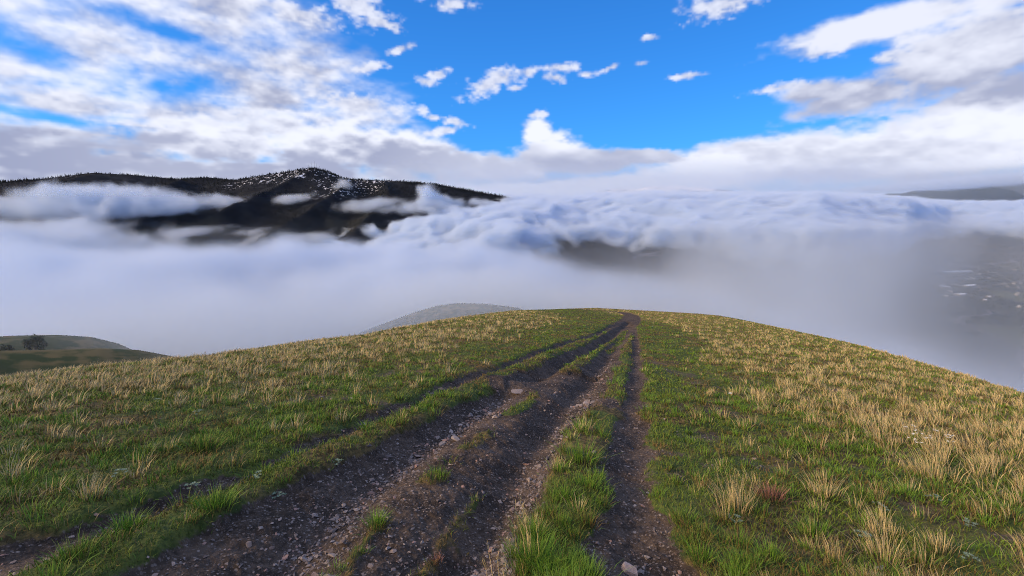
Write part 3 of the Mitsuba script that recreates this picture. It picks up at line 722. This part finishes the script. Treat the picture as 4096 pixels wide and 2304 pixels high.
for (x, y) in [(1.62, 3.12), (2.97, 3.47), (3.6, 3.67), (3.51, 3.26), (2.48, 2.99), (2.99, 2.74)]:
    leaf_plant(x, y, .055, 9, 'silvery green leafy plant in the grass of the right slope')
for (x, y) in [(-1.85, 3.40), (-3.23, 3.58), (-3.86, 5.5), (-1.62, 4.05), (-5.01, 6.35), (-2.06, 3.56), (-2.56, 3.46)]:
    leaf_plant(x, y, .06, 9, 'silvery green leafy plant in the grass left of the track')
scene['m_petal'] = {'type': 'twosided', 'bsdf': {'type': 'diffuse', 'reflectance': {'type': 'rgb', 'value': [.75, .75, .68]}}}
for (x, y) in [(3.58, 7.39), (5.22, 5.83), (5.01, 5.5), (4.8, 5.28), (5.08, 5.38), (5.64, 5.74), (5.5, 5.56), (5.66, 5.94)]:
    key = numbered('white_flower')
    z = gz1(x, y)[0]
    hd, st_ = [], []
    for j in range(5):
        dx, dy, h = rng.normal(0, .03), rng.normal(0, .03), rng.uniform(.08, .13)
        st_.append(blades(np.array([[x, y, z - .01]]), np.array([h]), np.array([.004]), np.array([[dx / h, dy / h]]), np.array([.5])))
        k = 8
        t = np.arange(k) / k * 6.283
        hd.append(blades(np.tile([[x + dx, y + dy, z + h]], (k, 1)), np.full(k, .016), np.full(k, .012), np.stack([np.cos(t), np.sin(t)], -1) * 1.3, np.full(k, .5)))
    leafy(key + '__head', hd, 'm_petal')
    leafy(key + '__stem', st_, 'm_green')
    labels[key] = {'label': 'small white flower heads in the grass of the right slope', 'category': 'flower', 'group': 'white flowers on the right slope'}

# ------------------------------------------------------------------ spurs below the ridge, bushes
def slope_grass(p, n, uv):
    f = fbm(p.x / 3, p.y / 3, 0, 4)
    return mix(mix((.03, .045, .018), (.10, .085, .04), smoothstep(.35, .7, f)), (.03, .04, .02), smoothstep(.55, .7, fbm(p.x / 14, p.y / 14, 0, 3)) * .7)


def spur(key, prof, r0, front, back, drop, label):
    prof = np.array(prof, float)
    a = np.linspace(prof[0, 0], prof[-1, 0], 200)
    t = np.concatenate([np.linspace(-1, 0, 60), np.linspace(0, 1, 30)[1:]])
    Aa, Tt = np.meshgrid(a, t, indexing='ij')
    rr = r0 + np.where(Tt < 0, Tt * front, Tt * back)
    x, y = rr * np.sin(np.radians(Aa)), rr * np.cos(np.radians(Aa))
    crest = np.interp(Aa, prof[:, 0], prof[:, 1])
    z = crest - np.abs(Tt) ** 1.8 * np.where(Tt < 0, drop, drop * 3) - np.where(Tt > 0, Tt * back * .25, 0) + (nz(x, y, 18, 51, 4) - .5) * 2.2 * step(0, .3, np.abs(Tt))
    mat('m_' + key, slope_grass)
    scene[key] = mikit.ply(grid_mesh(np.stack([x, y, z], -1)), 'm_' + key, smooth=True)
    labels[key] = {'label': label, 'category': 'hillside', 'kind': 'structure'}


spur('hillside', [(-75, -15), (-60, -24), (-49.4, -31.0), (-48.1, -31.7), (-45.3, -33.3), (-41.9, -34.9), (-39.1, -36.9), (-36.6, -39.9), (-33, -46), (-28, -60)], 150, 80, 140, 22, 'grassy spur below the ridge at the left edge, its lower nearer slope')
spur('hillside_001', [(-75, -28), (-60, -33), (-49.2, -38.0), (-47.9, -38.6), (-46.6, -39.3), (-44.4, -40.8), (-42.3, -43.0), (-40.5, -46.5), (-38, -54), (-34, -70)], 200, 70, 160, 26, 'second grassy spur behind, fading into the fog at the left edge')
spur('hillside_002', [(-24, -84), (-20, -69), (-18.2, -65.0), (-16.2, -62.2), (-13.8, -59.0), (-11.5, -55.9), (-9.1, -53.4), (-6.7, -52.3), (-3.3, -53.0), (0.6, -55.0), (6, -63)], 240, 110, 200, 26, 'pale shoulder of the ridge half lost in fog left of the track')


def bush(key, x, y, z, R, H, label):
    """A bush: stems and a crown of many small leaf faces in clumps."""
    cl = rng.normal(0, 1, (26, 3)); cl /= np.linalg.norm(cl, axis=1)[:, None]
    cl = cl * rng.uniform(.35, .95, (26, 1)) * [R, R, H * .5] + [x, y, z + H * .52]
    p = (cl[rng.integers(26, size=1500)] + rng.normal(0, .17, (1500, 3)) * [R, R, H * .6])
    p[:, 2] = np.maximum(p[:, 2], z)
    d1, d2 = rng.normal(0, .11 * R, (1500, 3)), rng.normal(0, .11 * R, (1500, 3))
    v = np.stack([p - d1, p + d1, p + d2], 1).reshape(-1, 3)
    scene[key + '__crown'] = mikit.ply((v, np.arange(len(v)).reshape(-1, 3)), 'm_bush', smooth=False)
    st_ = [(np.array([[x, y, z - .3], [x + rng.normal(0, R * .4), y, z + H * .6]])) for _ in range(4)]
    ms = []
    for s_ in st_:
        ms.append(trimesh.creation.cylinder(R * .035, segment=s_, sections=6))
    scene[key + '__stem'] = mikit.ply(trimesh.util.concatenate(ms), 'm_bark', smooth=False)
    labels[key] = {'label': label, 'category': 'bush'}


mat('m_bush', lambda p, n, uv: mix((.012, .022, .010), (.04, .06, .025), fbm(p.x * 2, p.y * 2, p.z * 2, 2)))
mat('m_bark', lambda p, n, uv: mix((.03, .025, .02), (.07, .06, .05), fbm(p.x * 9, p.y * 9, p.z * 3, 2)))
bush('bush', -133.2, 128.4, -41.2, 2.2, 4.0, 'dark round bush on the left spur, the larger of two')
bush('bush_001', -137.5, 124.5, -40.8, 1.7, 2.6, 'dark bush at the very left edge, half hidden behind the nearer spur')

# ------------------------------------------------------------------ forest on the mountain, masts, town
N_F = 34000
fa, fr = rng.uniform(-62, 6, N_F), rng.uniform(2350, 4780, N_F)
ridge_line = rng.random(N_F) < .16
fr = np.where(ridge_line, np.interp(fa, RID[:, 0], RID[:, 1]) + rng.normal(0, 45, N_F), fr)
fh = mountain_h(fa, fr)
fx, fy = fr * np.sin(np.radians(fa)), fr * np.cos(np.radians(fa))
ok = (rng.random(N_F) < np.clip(.3 + 2.4 * (nz(fx, fy, 260, 55, 3) - .36), .06, 1)) & (np.interp(fa, RID[:, 0], RID[:, 1]) + 250 > fr)
fx, fy, fh = fx[ok], fy[ok], fh[ok]
n = len(fx)
hh, ww = rng.uniform(7, 17, n) * rng.choice([1, 1, 1, 1.35], n), rng.uniform(1.8, 3.6, n)
an = np.arange(5) / 5 * 6.283
ring = np.stack([np.cos(an), np.sin(an), an * 0], -1)
tree_v = np.concatenate([ring * [1, 1, 0] + [0, 0, .08], [[0, 0, .62]], ring * [.62, .62, 0] + [0, 0, .42], [[0, 0, 1.0]]])
tree_f = np.array([[i, (i + 1) % 5, 5] for i in range(5)] + [[6 + i, 6 + (i + 1) % 5, 11] for i in range(5)])
fv = (tree_v[None] * np.stack([ww, ww, hh], -1)[:, None] + np.stack([fx, fy, fh - 1], -1)[:, None]).reshape(-1, 3)
ff = (tree_f[None] + (np.arange(n) * 12)[:, None, None]).reshape(-1, 3)
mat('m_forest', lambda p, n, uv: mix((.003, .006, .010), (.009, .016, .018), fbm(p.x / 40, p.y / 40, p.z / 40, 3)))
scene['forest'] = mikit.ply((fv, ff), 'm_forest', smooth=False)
labels['forest'] = {'label': 'dark conifer forest covering the mountain and its skyline', 'category': 'forest', 'kind': 'stuff'}

scene['m_mast'] = {'type': 'principled', 'base_color': {'type': 'rgb', 'value': [.12, .12, .13]}, 'roughness': .6, 'metallic': .2}
for k, (a_, h_, w_) in enumerate([(-22.34, 34, 'leftmost and lowest'), (-22.08, 52, 'second from the left'), (-21.78, 64, 'tallest, in the middle'), (-21.55, 46, 'second from the right'), (-21.3, 30, 'rightmost and lowest on the right')]):
    r_ = float(np.interp(a_, RID[:, 0], RID[:, 1]))
    x, y, z = r_ * math.sin(math.radians(a_)), r_ * math.cos(math.radians(a_)), float(mountain_h(np.array(a_), np.array(r_)))
    key = numbered('radio_mast')
    scene[key + '__pole'] = mikit.ply(trimesh.creation.cone(1.3, h_, sections=6, transform=trimesh.transformations.translation_matrix([x, y, z])), 'm_mast')
    scene[key + '__crossbars'] = mikit.ply(trimesh.util.concatenate([trimesh.creation.box((5.5 - q, 1.0, 1.0), transform=trimesh.transformations.translation_matrix([x, y, z + h_ * (.55 + .12 * q)])) for q in range(3)]), 'm_mast')
    labels[key] = {'label': f'thin radio mast on the mountain summit, {w_} of the five', 'category': 'mast', 'group': 'radio masts on the summit'}


def valley_z(x, y):
    r = np.hypot(x, y)
    return -455 + (nz(np.atleast_1d(x), np.atleast_1d(y), 1500, 31, 3) - .5) * 60 * step(800, 2000, r)


mat('m_roof', lambda p, n, uv: mix((.08, .08, .085), (.62, .62, .64), cell_rand(dr.floor(p.x / 30), dr.floor(p.y / 30))))
scene['m_white_roof'] = {'type': 'diffuse', 'reflectance': {'type': 'rgb', 'value': [.82, .82, .84]}}
scene['m_house_wall'] = {'type': 'diffuse', 'reflectance': {'type': 'rgb', 'value': [.24, .23, .22]}}


def house(key, x, y, w, d, h, rot, roof_m, label, cat, group, flat=False):
    z = float(valley_z(np.array(x), np.array(y))[0])
    M = T().translate([x, y, z]).rotate([0, 0, 1], rot)
    wall = trimesh.creation.box((w, d, h), transform=trimesh.transformations.translation_matrix([0, 0, h / 2]))
    rh = h * (.25 if flat else .55)
    e = .6
    rv = np.array([[-w / 2 - e, -d / 2 - e, h], [w / 2 + e, -d / 2 - e, h], [w / 2 + e, d / 2 + e, h], [-w / 2 - e, d / 2 + e, h], [-w / 2 - e, 0, h + rh], [w / 2 + e, 0, h + rh]])
    rf = np.array([[0, 1, 5], [0, 5, 4], [2, 3, 4], [2, 4, 5], [3, 0, 4], [1, 2, 5], [0, 2, 1], [0, 3, 2]])
    scene[key + '__wall'] = mikit.ply(wall, 'm_house_wall', to_world=M)
    scene[key + '__roof'] = mikit.ply((rv, rf), roof_m, to_world=M)
    labels[key] = {'label': label, 'category': cat, **({'group': group} if group else {})}


for (a_, m_, L, D_, rot, lab) in [(43.1, .1144, 210, 42, 12, 'long white roofed warehouse, the largest building in the fogged town on the right'), (43.7, .0733, 230, 60, 10, 'long pale roofed shed far back in the town at the right edge'), (46.3, .071, 240, 60, 8, 'pale roofed hall at the right edge, farthest back'), (46.8, .0846, 110, 45, 15, 'pale roofed building at the right edge behind the long warehouse'), (44.1, .132, 80, 26, 20, 'white roofed building in front of the long warehouse, nearer the right edge'), (42.5, .1375, 45, 24, -30, 'small white roofed building slanting in front of the long warehouse'), (43.7, .1471, 50, 22, 18, 'white roofed building nearest in the fogged town on the right'), (41.0, .0527, 120, 40, 10, 'pale roof in a hole of the fog above the town on the right')]:
    r_ = 456 / m_
    house(numbered('warehouse'), r_ * math.sin(math.radians(a_)), r_ * math.cos(math.radians(a_)), L, D_, 9, rot, 'm_white_roof', lab, 'warehouse', None, True)
made = 0
while made < 290:
    if made < 90:
        a_, r_ = rng.normal(12.5, 2.8), rng.uniform(3150, 4150)
    else:
        a_, r_ = rng.uniform(38, 50), rng.uniform(2900, 5900)
    x, y = r_ * math.sin(math.radians(a_)), r_ * math.cos(math.radians(a_))
    mid = made < 90
    house(numbered('house'), x, y, rng.uniform(10, 20), rng.uniform(8, 12), rng.uniform(4, 7), rng.uniform(0, 180), 'm_roof', 'tiny pale house among trees in the dark gap of the fog' if mid else 'tiny pale house of the town seen through fog on the right', 'house', 'houses in the gap of the fog' if mid else 'houses of the town on the right')
    made += 1
